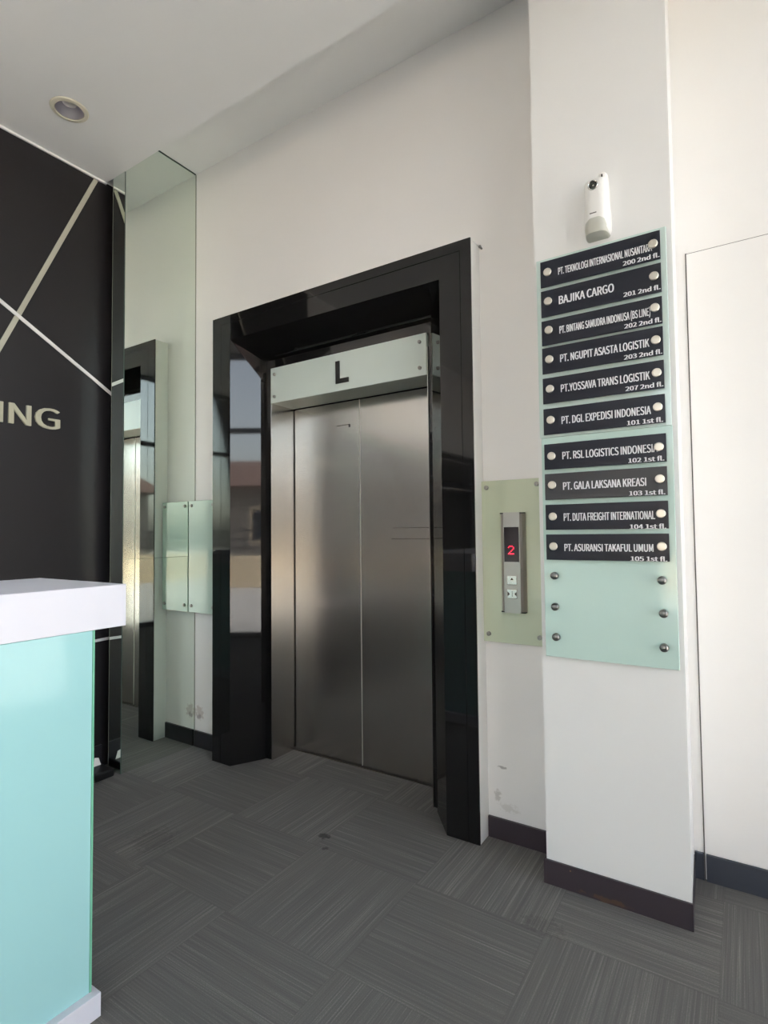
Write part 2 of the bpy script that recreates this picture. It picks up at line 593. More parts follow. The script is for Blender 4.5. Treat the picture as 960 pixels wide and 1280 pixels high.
XH = 0.45                       # unseen ceiling raised from here to the right, letting light onto the strip
def ceiling_bm():
    """main ceiling slab with a round hole for the downlight"""
    bm = bmesh.new()
    cx, cyy, r, s = -2.798, 1.433, 0.066, 0.12
    xa, xb, ya, yb = XL - 0.3, XH, YB - 0.25, YC
    gx = [xa, cx - s, cx + s, xb]
    gy = [ya, cyy - s, cyy + s, yb]
    for i in range(3):
        for j in range(3):
            if i == 1 and j == 1:
                continue
            bm.faces.new([bm.verts.new(p) for p in ((gx[i], gy[j], ZC), (gx[i], gy[j + 1], ZC), (gx[i + 1], gy[j + 1], ZC), (gx[i + 1], gy[j], ZC))])
    n = 32
    ring, sq = [], []
    for k in range(n):
        a = 2 * math.pi * k / n
        c, sn = math.cos(a), math.sin(a)
        ring.append(bm.verts.new((cx + r * c, cyy + r * sn, ZC)))
        q = s / max(abs(c), abs(sn))
        sq.append(bm.verts.new((cx + q * c, cyy + q * sn, ZC)))
    top = [bm.verts.new((cx + r * math.cos(2 * math.pi * k / n), cyy + r * math.sin(2 * math.pi * k / n), ZC + 0.12)) for k in range(n)]
    for k in range(n):
        k2 = (k + 1) % n
        bm.faces.new((ring[k], ring[k2], sq[k2], sq[k]))
        bm.faces.new((ring[k], top[k], top[k2], ring[k2]))
    bm.faces.new(top)
    z1 = ZS - 0.0005
    bm.faces.new([bm.verts.new(p) for p in ((xa, ya, z1), (xb, ya, z1), (xb, yb, z1), (xa, yb, z1))])
    for a, b in (((xa, ya), (xb, ya)), ((xb, ya), (xb, yb)), ((xb, yb), (xa, yb)), ((xa, yb), (xa, ya))):
        bm.faces.new([bm.verts.new(p) for p in ((*a, ZC), (*b, ZC), (*b, z1), (*a, z1))])
    bmesh.ops.remove_doubles(bm, verts=bm.verts[:], dist=1e-5)
    return bm

struct('ceiling', ceiling_bm(), M['ceiling'])
struct('ceiling_strip', B(XL - 0.3, XR + 0.25, YB - 0.25, 3.1, ZS, ZS + 0.3), M['ceiling'])

# lift wall with the opening of the lift
wb = bmesh.new()
box(wb, XL - 0.3, X0 + 0.022, YW, 2.95, 0, ZS)
box(wb, X5 - 0.022, XP0 + 0.10, YW, 2.95, 0, ZS)
box(wb, X0 + 0.022, X5 - 0.022, YW, 2.95, ZT - 0.022, ZS)
struct('wall_back', wb, M['wall'])
struct('wall_shaft', B(X0 - 0.1, X5 + 0.1, 2.951, 3.08, 0, ZS), M['black'])
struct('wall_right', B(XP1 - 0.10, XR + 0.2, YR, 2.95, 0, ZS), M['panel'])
XP2 = -0.200                     # the right side of the pillar leans back a little
struct('pillar', prism([(XP0, YP), (XP1, YP), (XP2, YR), (XP2, YR + 0.1), (XP0, YR + 0.1)], 'z', 0, ZS), M['pillar'])
YLE = 0.80                      # the black wall ends here, windows follow
struct('wall_left', B(XL - 0.25, XL, YLE, YW - 0.001, 0, ZC - 0.0005), M['black_wall'])
struct('wall_left_upper', B(XL - 0.25, XL, YC + 0.0005, YW - 0.001, ZC, ZS - 0.0005), M['ceiling'])
struct('trim_1', B(XL + 0.0005, XL + 0.012, YLE, YC - 0.002, ZC - 0.012, ZC - 0.001), M['ceiling'])

# baseboards
struct('baseboard_back', B(X5 + 0.0005, XP0 - 0.0005, YW - 0.012, YW - 0.0005, 0.0005, 0.09), M['skirt_plum'])
struct('baseboard_corner', B(XM + 0.008, X0 - 0.0005, YW - 0.012, YW - 0.0005, 0.0005, 0.10), M['skirt_black'])
pb = bmesh.new()
box(pb, XP0, XP1, YP - 0.009, YP - 0.0003, 0.0005, 0.09)
me_ = bpy.data.meshes.new('tmp'); q_ = prism([(XP1 - 0.001, YP - 0.009), (XP1 + 0.003, YP - 0.009), (XP2 + 0.003, YR - 0.013), (XP2 + 0.0003, YR - 0.013), (XP1 + 0.0003, YP)], 'z', 0.0005, 0.09)
q_.to_mesh(me_); q_.free(); pb.from_mesh(me_); bpy.data.meshes.remove(me_)
box(pb, XP0 - 0.009, XP0 - 0.0003, YP - 0.009, YW - 0.013, 0.0005, 0.09)
struct('baseboard_pillar', pb, M['skirt_plum'])
rb = bmesh.new()
box(rb, XP2 + 0.0032, -0.1668, YR - 0.012, YR - 0.0003, 0.0005, 0.10)
box(rb, -0.158, XR - 0.06, YR - 0.016, YR - 0.0043, 0.0005, 0.10)
struct('baseboard_right', rb, M['skirt_blue'])
struct('baseboard_left', B(XL + 0.0003, XL + 0.012, YLE, YC - 0.0005, 0.0005, 0.13), M['skirt_black'])

# flush white panel door in the right wall
d1 = bmesh.new()
box(d1, -0.162, 1.05, YR - 0.004, YR - 0.0003, 0.101, 2.462)
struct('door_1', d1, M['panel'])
ds = bmesh.new()
box(ds, -0.1665, -0.1625, YR - 0.003, YR - 0.0002, 0.0, 2.466)
box(ds, -0.1625, 1.06, YR - 0.0026, YR - 0.0002, 2.4625, 2.4645)
struct('trim_2', ds, M['seam'])

# white plaster edge that carries the granite surround
def frame_solid(profile):
    """mitred three-sided surround: profile of (left inset, top inset, right inset, y), closed"""
    bm = bmesh.new()
    rows = []
    for dl, dt, dr, y in profile:
        rows.append([bm.verts.new(p) for p in ((X0 + dl, y, 0.0006), (X0 + dl, y, ZT - dt), (X5 - dr, y, ZT - dt), (X5 - dr, y, 0.0006))])
    n = len(rows)
    for i in range(n):
        a, b = rows[i], rows[(i + 1) % n]
        for k in range(3):
            bm.faces.new((a[k], b[k], b[k + 1], a[k + 1]))
    bm.faces.new([r[0] for r in rows])
    bm.faces.new([r[3] for r in rows][::-1])
    return bm
struct('trim_3', frame_solid([(0.001, 0.001, 0.001, YF + 0.0075), (0.001, 0.001, 0.001, YW - 0.0003), (0.021, 0.021, 0.021, YW - 0.0003), (0.021, 0.021, 0.021, YF + 0.0075)]), M['white_side'])

# ------------------------------------------------------------------ facades behind and beside the viewer
def facade(name, axis, fixed, lo, hi, nodes, ztop, zbot=0.0, ztr=2.70):
    fb = bmesh.new()
    def bar(a0, a1, z0, z1, w=0.06):
        if axis == 'x':
            box(fb, fixed - w / 2, fixed + w / 2, a0, a1, z0, z1)
        else:
            box(fb, a0, a1, fixed - w / 2, fixed + w / 2, z0, z1)
    for a in nodes:
        bar(a - 0.035, a + 0.035, zbot, ztop)
    for z in (zbot, ztr, ztop - 0.07):
        bar(lo, hi, z + 0.0005, z + 0.07, 0.05)
    o = struct(name, fb, M['mullion'])
    for a0, a1 in zip(nodes, nodes[1:]):
        for z0, z1 in ((zbot + 0.075, ztr - 0.005), (ztr + 0.075, ztop - 0.075)):
            g = bmesh.new()
            if axis == 'x':
                box(g, fixed - 0.004, fixed + 0.004, a0 + 0.034, a1 - 0.034, z0, z1)
            else:
                box(g, a0 + 0.034, a1 - 0.034, fixed - 0.004, fixed + 0.004, z0, z1)
            obj('pane', g, M['pane'], o)
    return o
facade('window_1', 'y', YB, -1.035, XR, [-1.0, -0.15, 0.7, XR - 0.04], ZC)
struct('wall_front', B(XL - 0.25, -1.036, YB - 0.08, YB + 0.08, 0, ZC - 0.0005), M['pillar'])  # unseen solid part of the back side, added to cut its daylight
struct('trim_4', B(XH, XR, YB - 0.03, YB + 0.03, ZC + 0.0005, ZS - 0.0005), M['white_side'])
facade('window_2', 'x', XR, YB, YR, [YB + 0.08, -2.9, -1.6, -0.3, 1.0, YR - 0.05], ZS)  # glazing carried up into the raised bay to admit more light
facade('window_3', 'x', XL - 0.1, YB, YLE, [YB + 0.08, -2.9, -1.7, -0.45, YLE - 0.035], 2.4, 0.62, 1.95)
struct('wall_left_sill', B(XL - 0.25, XL, YB + 0.08, YLE - 0.0005, 0, 0.619), M['black_wall'])
struct('wall_left_header', B(XL - 0.25, XL, YB + 0.08, YLE - 0.0005, 2.401, ZC - 0.0005), M['wall'])

# ------------------------------------------------------------------ mirror-clad column in the corner
XPL, ZJ = -3.125, 1.216           # left edge of the narrow front mirror; joint between the side panes
t = thing('mirror_column', 'tall corner column clad in green-tinted mirror between the black wall and the lift', 'mirror', ((XM + XK) / 2, (YC + YW) / 2, 0))
obj('column_core', B(XPL + 0.004, XM - 0.005, YC + 0.005, YW - 0.001, 0, ZS - 0.002), M['mirror_edge'], t)

obj('mirror_pane', B(XM - 0.0048, XM, YC + 0.001, YW - 0.0015, ZJ + 0.0008, ZS - 0.006), M['mirror'], t)
obj('mirror_pane', B(XM - 0.0048, XM, YC + 0.001, YW - 0.0015, 0.001, ZJ - 0.0008), M['mirror'], t)
obj('mirror_pane', B(XPL, XM - 0.0005, YC - 0.004, YC + 0.0008, 0.001, ZC - 0.003), M['mirror'], t)
obj('corner_trim', B(XPL - 0.003, XPL - 0.0002, YC - 0.0045, YC + 0.02, 0.001, ZC - 0.004), M['mirror_trim'], t)
obj('corner_trim', B(XM - 0.0003, XM + 0.0012, YC - 0.0042, YC + 0.0008, 0.001, ZC - 0.004), M['mirror_edge'], t)
obj('corner_trim', B(XM + 0.0002, XM + 0.0025, YW - 0.004, YW - 0.0008, 0.001, ZS - 0.004), M['mirror_trim'], t)
obj('corner_trim', B(XM - 0.001, XM + 0.004, YC + 0.002, YW - 0.006, ZS - 0.0055, ZS - 0.0005), M['mirror_edge'], t)

# ------------------------------------------------------------------ lift
t = thing('elevator', 'lift with brushed steel double doors in a deep black granite surround', 'elevator', ((X0 + X5) / 2, YF, 0))
gp = [(0, 0, 0, YF), (0.072, 0.046, 0.051, YF), (0.072, 0.046, 0.051, YF + 0.003), (0.0755, 0.0495, 0.0545, YF + 0.003), (0.0755, 0.0495, 0.0545, YF),
      (0.155, 0.153, 0.159, YF), (0.244, 0.246, 0.292, 2.432), (0.255, 0.257, 0.297, 2.463), (0.300, 0.309, 0.3255, 2.466),
      (0.300, 0.309, 0.3255, 2.53), (0.0225, 0.0225, 0.0225, 2.53), (0.0225, 0.0225, 0.0225, YF + 0.007), (0, 0, 0, YF + 0.007)]
obj('granite_surround', frame_solid(gp), M['granite'], t)
XSL, XSR, YD = X0 + 0.3005, X5 - 0.326, 2.664
obj('steel_jamb', bevel(B(XSL, XSL + 0.005, 2.459, YD + 0.02, 0.0006, 2.3), 0.001, 1), M['steel_jamb'], t)
obj('steel_jamb', bevel(B(XSR - 0.005, XSR, 2.459, YD + 0.02, 0.0006, 2.3), 0.001, 1), M['steel_jamb'], t)
obj('door_header', B(XSL + 0.006, XSR - 0.006, 2.472, YD - 0.004, 2.153, 2.36), M['soffit'], t)
XDC = -1.891
def door_leaf(x0, x1, edge):
    bm = B(x0, x1, YD, YD + 0.03, 0.008, 2.147)
    return bevel(bm, 0.0015, 1)
obj('door_panel', door_leaf(XSL + 0.013, XDC - 0.0025, 0), M['steel'], t)
obj('door_panel', door_leaf(XDC + 0.0025, XSR - 0.010, 0), M['steel'], t)
obj('door_edge_glint', bevel(B(XDC - 0.0024, XDC + 0.0024, YD - 0.0025, YD + 0.02, 0.009, 2.1465), 0.001, 2), M['edge_glint'], t)  # strip stands in for light caught on the rounded leaf edges
obj('sill', B(XSL + 0.006, XSR - 0.006, YD - 0.012, YD + 0.04, 0.0004, 0.004), M['seam_dark'], t)
obj('car_shadow_gap', B(XSL, XSR, YD + 0.032, YD + 0.06, 0.0, 2.3), M['black'], t)
for x0, x1, z in ((-1.664, -1.43, 1.380), (-1.676, -1.43, 1.319)):
    obj('scratch', B(x0, x1, YD - 0.0006, YD + 0.0005, z - 0.0014, z + 0.0014), M['seam_dark'], t)
sm = bmesh.new()
box(sm, -2.062, -1.968, YD - 0.0006, YD + 0.0005, 2.004, 2.0075)
box(sm, -1.972, -1.960, YD - 0.0006, YD + 0.0005, 1.990, 2.009)
obj('scratch', sm, M['seam_dark'], t)

# a stub of a screw beside the top corner of the surround
bm = bmesh.new()
lathe(bm, (X5 + 0.012, YW - 0.0003, 2.665), [(0.0045, 0), (0.0045, 0.02), (0.007, 0.02), (0.007, 0.024), (0, 0.026)], 'y', 12)
tag(obj('wall_screw', bm, M['stud_dark'], smooth=True), 'tiny grey screw in the white wall at the upper right corner of the lift surround', 'screw')

# floor letter sign over the doors
t = thing('floor_sign', 'mint glass panel with a black letter L above the lift doors', 'sign', ((XSL + XSR) / 2, 2.46, 2.152))
obj('glass_panel', BB(XSL + 0.0055, XSR - 0.0055, 2.455, 2.4688, 2.152, 2.368, 0.0012, 1), M['glass_sign'], t)
obj('letter', bevel(prism([(-1.902, 2.193), (-1.812, 2.193), (-1.812, 2.219), (-1.875, 2.219), (-1.875, 2.320), (-1.902, 2.320)], 'y', 2.4475, 2.4549), 0.0008, 1), M['black'], t)
first = None
for x, z in ((-2.374, 2.326), (-2.374, 2.190), (-1.362, 2.326), (-1.362, 2.192)):
    if first is None:
        bm = bmesh.new()
        lathe(bm, (x, 2.4549, z), [(0.0095, 0), (0.0095, 0.008), (0.008, 0.010), (0.0035, 0.0105), (0.0025, 0.0085), (0, 0.0085)], 'y', 20)
        first = obj('stud', bm, M['stud_dark'], t, True, origin=(x, 2.4549, z))
    else:
        copy_part(first, t, (x, 2.4549, z))

# ------------------------------------------------------------------ glass call plate with the hall call station
def glass_plate(name, label, x0, x1, z0, z1, yback, yfront, m, studs, ywall):
    t = thing(name, label, 'glass panel', ((x0 + x1) / 2, yback, z0))
    obj('glass_panel', BB(x0, x1, yfront, yback, z0, z1, 0.0012, 1), m, t)
    f = fs = None
    for x, z in studs:
        if f is None:
            bm = bmesh.new()
            lathe(bm, (x, yfront - 0.0001, z), [(0.010, 0), (0.010, 0.007), (0.0085, 0.009), (0.004, 0.0095), (0.003, 0.007), (0, 0.007)], 'y', 20)
            f = obj('stud', bm, M['stud_dark'], t, True, origin=(x, yfront - 0.0001, z))
            bm = bmesh.new()
            lathe(bm, (x, ywall - 0.0003, z), [(0.008, 0), (0.008, ywall - yback - 0.0005)], 'y', 16)
            fs = obj('standoff', bm, M['stud_dark'], t, True, origin=(x, ywall - 0.0003, z))
        else:
            copy_part(f, t, (x, yfront - 0.0001, z))
            copy_part(fs, t, (x, ywall - 0.0003, z))
    return t

glass_plate('glass_plate', 'sage glass plate screwed to the wall behind the lift call station', -0.998, -0.690, 0.863, 1.581, 2.360, 2.352, M['glass_sage'],
            ((-0.970, 1.551), (-0.740, 1.556), (-0.970, 0.898), (-0.740, 0.900)), YW)
glass_plate('glass_plate', 'pale sage glass plate on the wall between mirror column and lift surround', XM + 0.0045, -2.738, 0.860, 1.570, 2.325, 2.317, M['glass_left'],
            ((-2.972, 1.541), (-2.766, 1.541), (-2.972, 0.902), (-2.766, 0.902)), YW)

t = thing('call_station', 'slim steel lift call station with red floor display and two buttons', 'call panel', (-0.846, 2.351, 1.0))
YS = 2.3515
def cop_profile(xa, xb, z0, z1, pts):
    return prism([(x, y) for x, y in pts], 'z', z0, z1)
obj('faceplate', prism([(-0.883, YS), (-0.883, YS - 0.030), (-0.810, YS - 0.030), (-0.810, YS)], 'z', 1.000, 1.436), M['cop_center'], t)
obj('side_wing', bevel(prism([(-0.901, YS), (-0.901, YS - 0.012), (-0.893, YS - 0.025), (-0.8835, YS - 0.0315), (-0.8835, YS)], 'z', 1.006, 1.430), 0.0006, 1), M['cop'], t)
obj('side_wing', bevel(prism([(-0.791, YS), (-0.791, YS - 0.012), (-0.799, YS - 0.025), (-0.8095, YS - 0.0315), (-0.8095, YS)], 'z', 1.006, 1.430), 0.0006, 1), M['cop'], t)
for x0, x1 in ((-0.900, -0.884), (-0.809, -0.792)):
    for z0, z1 in ((1.4303, 1.435), (1.001, 1.0057)):
        obj('end_cap', B(x0, x1, YS - 0.024, YS - 0.001, z0, z1), M['black'], t)
dsp = obj('display', BB(-0.880, -0.8135, YS - 0.0315, YS - 0.0302, 1.221, 1.372, 0.0005, 1), M['screen'], t)
dots = bmesh.new()
pat = ['.XXX.', 'X...X', '....X', '...X.', '..X..', '.X...', 'XXXXX']
for r, row in enumerate(pat):
    for c, ch in enumerate(row):
        if ch == 'X':
            lathe(dots, (-0.860 + c * 0.0056, YS - 0.0316, 1.289 - r * 0.0055), [(0.0024, 0), (0.0024, 0.0004), (0, 0.0006)], 'y', 8)
obj('digit', dots, M['red_led'], dsp)
for k, zc in enumerate((1.142, 1.083)):
    b_ = obj('button', BB(-0.869, -0.824, YS - 0.034, YS - 0.0302, zc - 0.020, zc + 0.020, 0.002, 2), M['chrome'], t)
    mk = bmesh.new()
    if k == 0:
        a = prism([(-0.854, zc + 0.001), (-0.839, zc + 0.001), (-0.8465, zc + 0.011)], 'y', YS - 0.0345, YS - 0.0341)
        obj('arrow_mark', a, M['seam_dark'], b_)
    else:
        for pts in ([(-0.866, zc - 0.010), (-0.866, zc + 0.010), (-0.857, zc)], [(-0.827, zc - 0.010), (-0.827, zc + 0.010), (-0.836, zc)]):
            q = prism(pts, 'y', YS - 0.0345, YS - 0.0341)
            me_ = bpy.data.meshes.new('tmp'); q.to_mesh(me_); q.free(); mk.from_mesh(me_); bpy.data.meshes.remove(me_)
        box(mk, -0.8475, -0.8455, YS - 0.0345, YS - 0.0341, zc - 0.012, zc + 0.012)
        obj('door_open_mark', mk, M['seam_dark'], b_)
        mk = None

# ------------------------------------------------------------------ tenant directory on the pillar
YBF, YBB = 2.155, 2.163         # front and back of the glass boards
t1 = thing('directory_board', 'upper pale teal glass board of the pillar directory carrying six name plates', 'directory board', (-0.43, YBB, 1.717))
obj('glass_panel', BB(-0.662, -0.199, YBF, YBB, 1.7165, 2.424, 0.0012, 1), M['glass_pale'], t1)
t2 = thing('directory_board', 'lower pale teal glass board of the pillar directory with six bare steel studs', 'directory board', (-0.43, YBB, 0.871))
obj('glass_panel', BB(-0.656, -0.197, YBF, YBB, 0.871, 1.7155, 0.0012, 1), M['glass_teal'], t2)
for tt, zs in ((t1, (1.76, 2.38)), (t2, (0.92, 1.66))):
    for z in zs:
        for x in (-0.61, -0.24):
            bm = bmesh.new()
            lathe(bm, (x, YP - 0.0003, z), [(0.009, 0), (0.009, YP - YBB - 0.0005)], 'y', 14)
            obj('standoff', bm, M['stud_dark'], tt, True)
first = None
for x, z in ((-0.611, 1.182), (-0.242, 1.178), (-0.611, 1.064), (-0.240, 1.064), (-0.610, 0.950), (-0.241, 0.947)):
    if first is None:
        bm = bmesh.new()
        lathe(bm, (x, YBF - 0.0001, z), [(0.0095, 0), (0.0095, 0.012), (0.0145, 0.0125), (0.0145, 0.024), (0.0135, 0.0275), (0.0105, 0.0305), (0.006, 0.0325), (0, 0.033)], 'y', 26)
        first = obj('stud', bm, M['stud_knob'], t2, True, origin=(x, YBF - 0.0001, z))
    else:
        copy_part(first, t2, (x, YBF - 0.0001, z))

PLATES = [  # z0, z1, name, x1, base, cap, suite, suite x0, base
    (2.305, 2.408, 'PT. TEKNOLOGI INTERNASIONAL NUSANTARA', -0.243, 2.341, 0.027, '200 2nd fl.', -0.340, 2.312, 2.362),
    (2.187, 2.291, 'BAJIKA CARGO', -0.372, 2.2255, 0.031, '201 2nd fl.', -0.341, 2.197, 2.2465),
    (2.075, 2.172, 'PT. BINTANG SAMUDRA INDONUSA (BS LINE)', -0.254, 2.111, 0.028, '202 2nd fl.', -0.341, 2.081, 2.133),
    (1.9635, 2.065, 'PT. NGUPIT ASASTA LOGISTIK', -0.260, 2.000, 0.029, '203 2nd fl.', -0.345, 1.968, 2.018),
    (1.846, 1.946, 'PT.YOSSAVA TRANS LOGISTIK', -0.261, 1.8835, 0.029, '207 2nd fl.', -0.343, 1.853, 1.902),
    (1.725, 1.826, 'PT. DGL EXPEDISI INDONESIA', -0.261, 1.7605, 0.029, '101 1st fl.', -0.341, 1.729, 1.781),
    (1.5895, 1.688, 'PT. RSL LOGISTICS INDONESIA', -0.243, 1.625, 0.0285, '102 1st fl.', -0.340, 1.5935, 1.641),
    (1.4725, 1.573, 'PT. GALA LAKSANA KREASI', -0.283, 1.5085, 0.0285, '103 1st fl.', -0.340, 1.476, 1.529),
    (1.357, 1.4535, 'PT. DUTA FREIGHT INTERNATIONAL', -0.258, 1.3905, 0.0285, '104 1st fl.', -0.341, 1.357, 1.408),
    (1.2425, 1.3395, 'PT. ASURANSI TAKAFUL UMUM', -0.266, 1.2765, 0.0265, '105 1st fl.', -0.341, 1.2435, 1.294),
]
PX0, PX1 = -0.641, -0.2165
PYF, PYB = 2.1385, 2.143
stud0 = sleeve0 = None
for z0, z1, nm, nx1, nb, cap, suite, sx0, sb, zs in PLATES:
    cl = 'dark grey' if 'GALA' in nm else 'dark navy'
    short = nm.replace('PT. ', '').replace('PT.', '')
    t = thing('name_plate', f'{cl} plate lettered {short}, {suite} on the pillar directory', 'name plate', ((PX0 + PX1) / 2, PYB, z0), 'tenant name plates on the pillar directory')
    obj('plate', BB(PX0, PX1, PYF, PYB, z0, z1, 0.0006, 1), M['plate_grey'] if 'GALA' in nm else M['plate'], t)
    x0 = -0.572
    obj('company_lettering', text_bm(nm, nx1 - x0, cap, 0.0006, 0.028, lambda x, h, d: (x0 + x, PYF - 0.0001 - d, nb + h)), M['plate_ink'], t)
    obj('floor_lettering', text_bm(suite, (-0.2235 if '1st' in suite else -0.2195) - sx0, 0.0155, 0.0006, 0.03, lambda x, h, d: (sx0 + x, PYF - 0.0001 - d, sb + h)), M['plate_ink'], t)
    for x, z in ((-0.613, zs), (-0.2395, zs + 0.001)):
        if stud0 is None:
            bm = bmesh.new()
            lathe(bm, (x, PYF - 0.0008, z), [(0.0155, 0), (0.0155, 0.004), (0.0135, 0.0065), (0, 0.0072)], 'y', 26)
            stud0 = obj('stud', bm, M['stud'], t, True, origin=(x, PYF - 0.0008, z))
            bm = bmesh.new()
            lathe(bm, (x, YBF - 0.0002, z), [(0.009, 0), (0.009, YBF - PYB - 0.0004)], 'y', 14)
            sleeve0 = obj('standoff', bm, M['stud_dark'], t, True, origin=(x, YBF - 0.0002, z))
        else:
            copy_part(stud0, t, (x, PYF - 0.0008, z))
            copy_part(sleeve0, t, (x, YBF - 0.0002, z))

# ------------------------------------------------------------------ air freshener on the pillar
def loft(sections, seg=36, power=3.2):
    """stack of rounded outlines against the pillar: (z, xc, half width, depth)"""
    bm = bmesh.new()
    rows = []
    for z, xc, hw, dep in sections:
        row = []
        for k in range(seg + 1):
            a = math.pi * k / seg
            c, s = math.cos(a), math.sin(a)
            px = xc + hw * math.copysign(abs(c) ** (2 / power), c)
            py = YP - 0.0005 - dep * abs(s) ** (2 / power)
            row.append(bm.verts.new((px, py, z)))
        rows.append(row)
    for a, b in zip(rows, rows[1:]):
        for k in range(seg):
            bm.faces.new((a[k], a[k + 1], b[k + 1], b[k]))
        bm.faces.new((a[seg], a[0], b[0], b[seg]))
    bm.faces.new(rows[0])
    bm.faces.new(rows[-1][::-1])
    return bm
XA = -0.426
t = thing('air_freshener', 'white plastic air freshener dispenser on the pillar above the directory', 'air freshener', (XA, YP, 2.455))
obj('body', loft([(2.452, XA, 0.033, 0.040), (2.458, XA, 0.041, 0.055), (2.470, XA, 0.045, 0.064), (2.50, XA, 0.0465, 0.068), (2.53, XA, 0.0455, 0.068), (2.56, XA, 0.0435, 0.064),
                  (2.60, XA, 0.0420, 0.058), (2.635, XA - 0.001, 0.0425, 0.057), (2.655, XA - 0.002, 0.0410, 0.053), (2.665, XA - 0.003, 0.036, 0.046), (2.670, XA - 0.003, 0.026, 0.034)]), M['dispenser'], t, True)
obj('sensor_tab', loft([(2.60, XA + 0.022, 0.018, 0.030), (2.66, XA + 0.022, 0.018, 0.036), (2.682, XA + 0.022, 0.0165, 0.034), (2.690, XA + 0.022, 0.011, 0.027)]), M['dispenser'], t, True)
bm = bmesh.new()
box(bm, XA + 0.0195, XA + 0.0245, YP - 0.0385, YP - 0.034, 2.658, 2.678)
obj('sensor_slot', bevel(bm, 0.001, 1), M['seam_dark'], t)
zl, xl, yl = 2.634, XA - 0.006, YP - 0.0545
bm = bmesh.new()
lathe(bm, (xl, yl, zl), [(0.0185, 0), (0.0185, 0.0065), (0.0165, 0.008), (0.0145, 0.0065), (0.0145, 0.0)], 'y', 30, False)
ln = obj('lens_ring', bm, M['chrome'], t, True)
bm = bmesh.new()
lathe(bm, (xl, yl, zl), [(0.0140, 0.001), (0.0140, 0.0045), (0.008, 0.0065), (0.0, 0.007)], 'y', 26)
obj('lens', bm, M['lens'], ln, True)
bm = bmesh.new()
lathe(bm, (xl + 0.002, yl - 0.006, zl - 0.004), [(0.003, 0), (0.003, 0.003), (0, 0.004)], 'y', 12)
obj('nozzle', bm, M['chrome'], ln, True)
obj('badge', B(XA - 0.018, XA + 0.006, YP - 0.0692, YP - 0.066, 2.522, 2.5255), M['seam'], t)
obj('drip_cover', loft([(2.448, XA - 0.001, 0.034, 0.050), (2.453, XA - 0.001, 0.041, 0.066), (2.475, XA - 0.001, 0.043, 0.0735), (2.495, XA - 0.001, 0.0415, 0.0740), (2.506, XA - 0.001, 0.035, 0.0690)]), M['dispenser_grey'], t, True)

# ------------------------------------------------------------------ reception counter
YQ, ZQ1, ZQ0 = 0.993, 1.205, 1.080
t = thing('reception_counter', 'reception counter with thick white top and aqua glass front', 'counter', (-1.83, 0.2, 0))
obj('counter_top', BB(-2.098, -1.578, -1.2, YQ, ZQ0, ZQ1, 0.0015, 2), M['counter_white'], t)
obj('cabinet_body', B(-2.06, -1.600, -1.15, 0.880, 0.002, ZQ0 - 0.0005), M['counter_white'], t)
obj('end_panel', B(-2.05, -1.5945, 0.8805, 0.8905, 0.0665, ZQ0 - 0.001), M['glass_counter'], t)
gp_ = obj('front_panel', BB(-1.5935, -1.5835, -1.15, 0.894, 0.0665, ZQ0 - 0.001, 0.001, 1), M['glass_counter'], t)
obj('edge_strip', B(-1.5935, -1.5832, 0.8945, 0.9005, 0.0665, ZQ0 - 0.001), M['glass_edge'], gp_)
obj('plinth', BB(-2.05, -1.560, -1.18, 0.915, 0.0005, 0.066, 0.001, 1), M['counter_white'], t)

# ------------------------------------------------------------------ black wall: pale strips and lettering
def wall_strip(p, q, w, label, top, m):
    (ya, za), (yb, zb) = p, q
    d = Vector((yb - ya, zb - za)).normalized()
    n = Vector((-d.y, d.x)) * (w / 2)
    pts = [(ya + n.x, za + n.y), (yb + n.x, zb + n.y), (yb - n.x, zb - n.y), (ya - n.x, za - n.y)]
    o = obj('wall_strip', bevel(prism(pts, 'x', XK + 0.0003, XK + top), 0.0008, 1), M[m])
    return tag(o, label, 'wall strip', 'pale strips across the black wall')
wall_strip((1.803, 3.494), (0.82, 1.208), 0.025, 'pale strip on the black wall running steeply down from the ceiling beside the column', 0.005, 'strip')
wall_strip((0.82, 2.869), (1.93, 2.204), 0.019, 'pale strip on the black wall sloping down to the mirror column above the lettering', 0.007, 'strip_white')
wall_strip((1.93, 0.741), (0.90, 0.715), 0.016, 'low pale strip on the black wall below the height of the counter top', 0.006, 'strip_white')

t = thing('wall_lettering', 'pale raised letters on the black wall left of the mirror column', 'lettering', (XK, 1.43, 1.935))
for ch, ya, yb in (('I', 1.298, 1.323), ('N', 1.349, 1.458), ('G', 1.478, 1.608)):
    if ch == 'I':
        b_ = BB(XK + 0.0003, XK + 0.012, ya, yb, 1.946, 2.053, 0.0008, 1)
    else:
        b_ = text_bm(ch, yb - ya, 0.108 if ch == 'N' else 0.1105, 0.012, 0.012, lambda x, h, d: (XK + 0.0003 + d, ya + x, 1.947 + h))
    obj('letter', b_, M['letter'], t)

tag(obj('floor_box', BB(XK + 0.016, -3.015, 1.20, 1.835, 0.0006, 0.045, 0.008, 2), M['black']), 'low black box on the floor between the counter and the mirror column', 'box')
bm = prism([(1.775, 0.0455), (1.820, 0.0455), (1.806, 0.088), (1.782, 0.094)], 'x', -3.128, -3.126)
tag(obj('paper_scrap', bm, M['paper']), 'small white paper scrap standing on the low black box by the mirror column', 'paper')

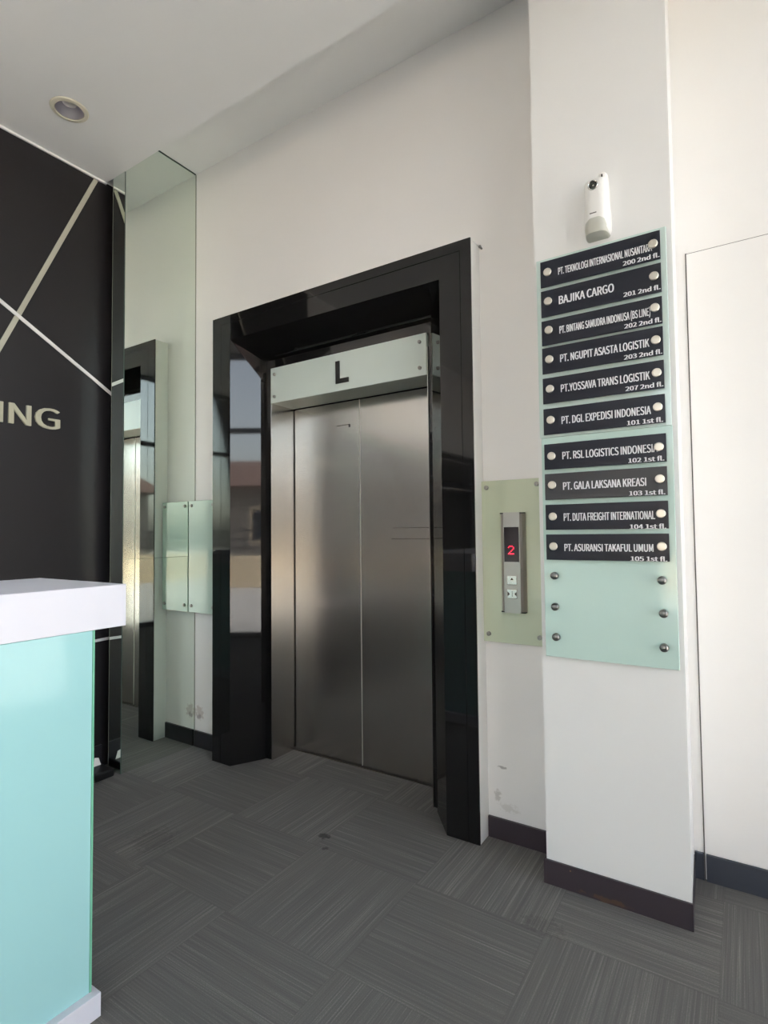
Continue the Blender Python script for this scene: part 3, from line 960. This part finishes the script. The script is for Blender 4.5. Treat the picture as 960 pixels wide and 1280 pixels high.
# ------------------------------------------------------------------ downlight in the ceiling
cxl, cyl_ = -2.798, 1.433
t = thing('downlight', 'round recessed downlight with cream ring, switched off, in the white ceiling', 'ceiling light', (cxl, cyl_, ZC))
bm = bmesh.new()
lathe(bm, (cxl, cyl_, ZC), [(0.064, -0.001), (0.064, -0.006), (0.068, -0.009), (0.084, -0.006), (0.088, -0.0006), (0.064, -0.0006)], 'z', 40, False)
obj('ring', bm, M['lamp_white'], t, True)
bm = bmesh.new()
lathe(bm, (cxl, cyl_, ZC), [(0.0635, -0.004), (0.0625, 0.01), (0.056, 0.05), (0.040, 0.085), (0.038, 0.085), (0.054, 0.0495), (0.0610, 0.01), (0.0620, -0.004)], 'z', 40, False)
obj('reflector', bm, M['lamp_silver'], t, True)
bm = bmesh.new()
lathe(bm, (cxl, cyl_, ZC), [(0.0, 0.022), (0.020, 0.024), (0.032, 0.032), (0.0325, 0.10), (0.0, 0.10)], 'z', 28)
obj('lamp', bm, M['lamp_glass'], t, True)

# ------------------------------------------------------------------ outside the windows (seen in the reflections)
struct('ground', B(-40, 40, -45, 30, -0.5, -0.1205), M['paving'])
for lab, b_ in (('low cream boundary wall outside the glazed front behind the viewer', (-9.6, 9.6, -10.3, -10.0)),
                ('low cream boundary wall outside the windows right of the pillar', (9.7, 10.0, -9.9, 12)),
                ('low cream boundary wall outside the windows behind the counter', (-10.0, -9.7, -9.9, 12))):
    x0, x1, y0, y1 = b_
    tag(obj('garden_wall', BB(x0, x1, y0, y1, -0.12, 0.75, 0.02, 1), M['cream_wall']), lab, 'garden wall')
    t = thing('metal_railing', lab.replace('low cream boundary wall', 'dark grey railing on the boundary wall'), 'railing', ((x0 + x1) / 2, (y0 + y1) / 2, 0.75))
    xm, ym = (x0 + x1) / 2, (y0 + y1) / 2
    along_x = (x1 - x0) > (y1 - y0)
    for z in (0.95, 1.2, 1.45):
        obj('rail', B(x0, x1, ym - 0.02, ym + 0.02, z, z + 0.05) if along_x else B(xm - 0.02, xm + 0.02, y0, y1, z, z + 0.05), M['rail'], t)
    n = 9
    for k in range(n):
        f = (k + 0.5) / n
        px, py = (x0 + (x1 - x0) * f, ym) if along_x else (xm, y0 + (y1 - y0) * f)
        obj('post', B(px - 0.03, px + 0.03, py - 0.03, py + 0.03, 0.7505, 1.5), M['rail'], t)

def house(lab, rot, dist, m):
    t = thing('house', lab, 'house', (0, 0, -0.12))
    obj('wall', B(-11, 12, -dist - 6, -dist, -0.12, 3.3), m, t)
    obj('roof', prism([(-dist - 7, 3.3), (-dist + 0.8, 3.3), (-dist - 3, 4.8)], 'x', -11.5, 12.5), M['roof_tile'], t)
    for k in range(6):
        x = -9.5 + k * 3.6
        f = obj('window', B(x, x + 1.6, -dist - 0.03, -dist + 0.03, 1.0, 2.5), M['cream_wall'], t)
        obj('pane', B(x + 0.08, x + 1.52, -dist + 0.031, -dist + 0.05, 1.08, 2.42), M['dark_glass'], f)
    t.rotation_euler = (0, 0, rot)
house('grey rendered house with terracotta roof across the street behind the viewer', 0.0, 19, M['grey_render'])
house('grey rendered house with terracotta roof beyond the right windows', math.radians(90), 17, M['grey_render'])
house('pale rendered house with terracotta roof beyond the windows behind the counter', math.radians(-90), 17, M['cream_wall'])
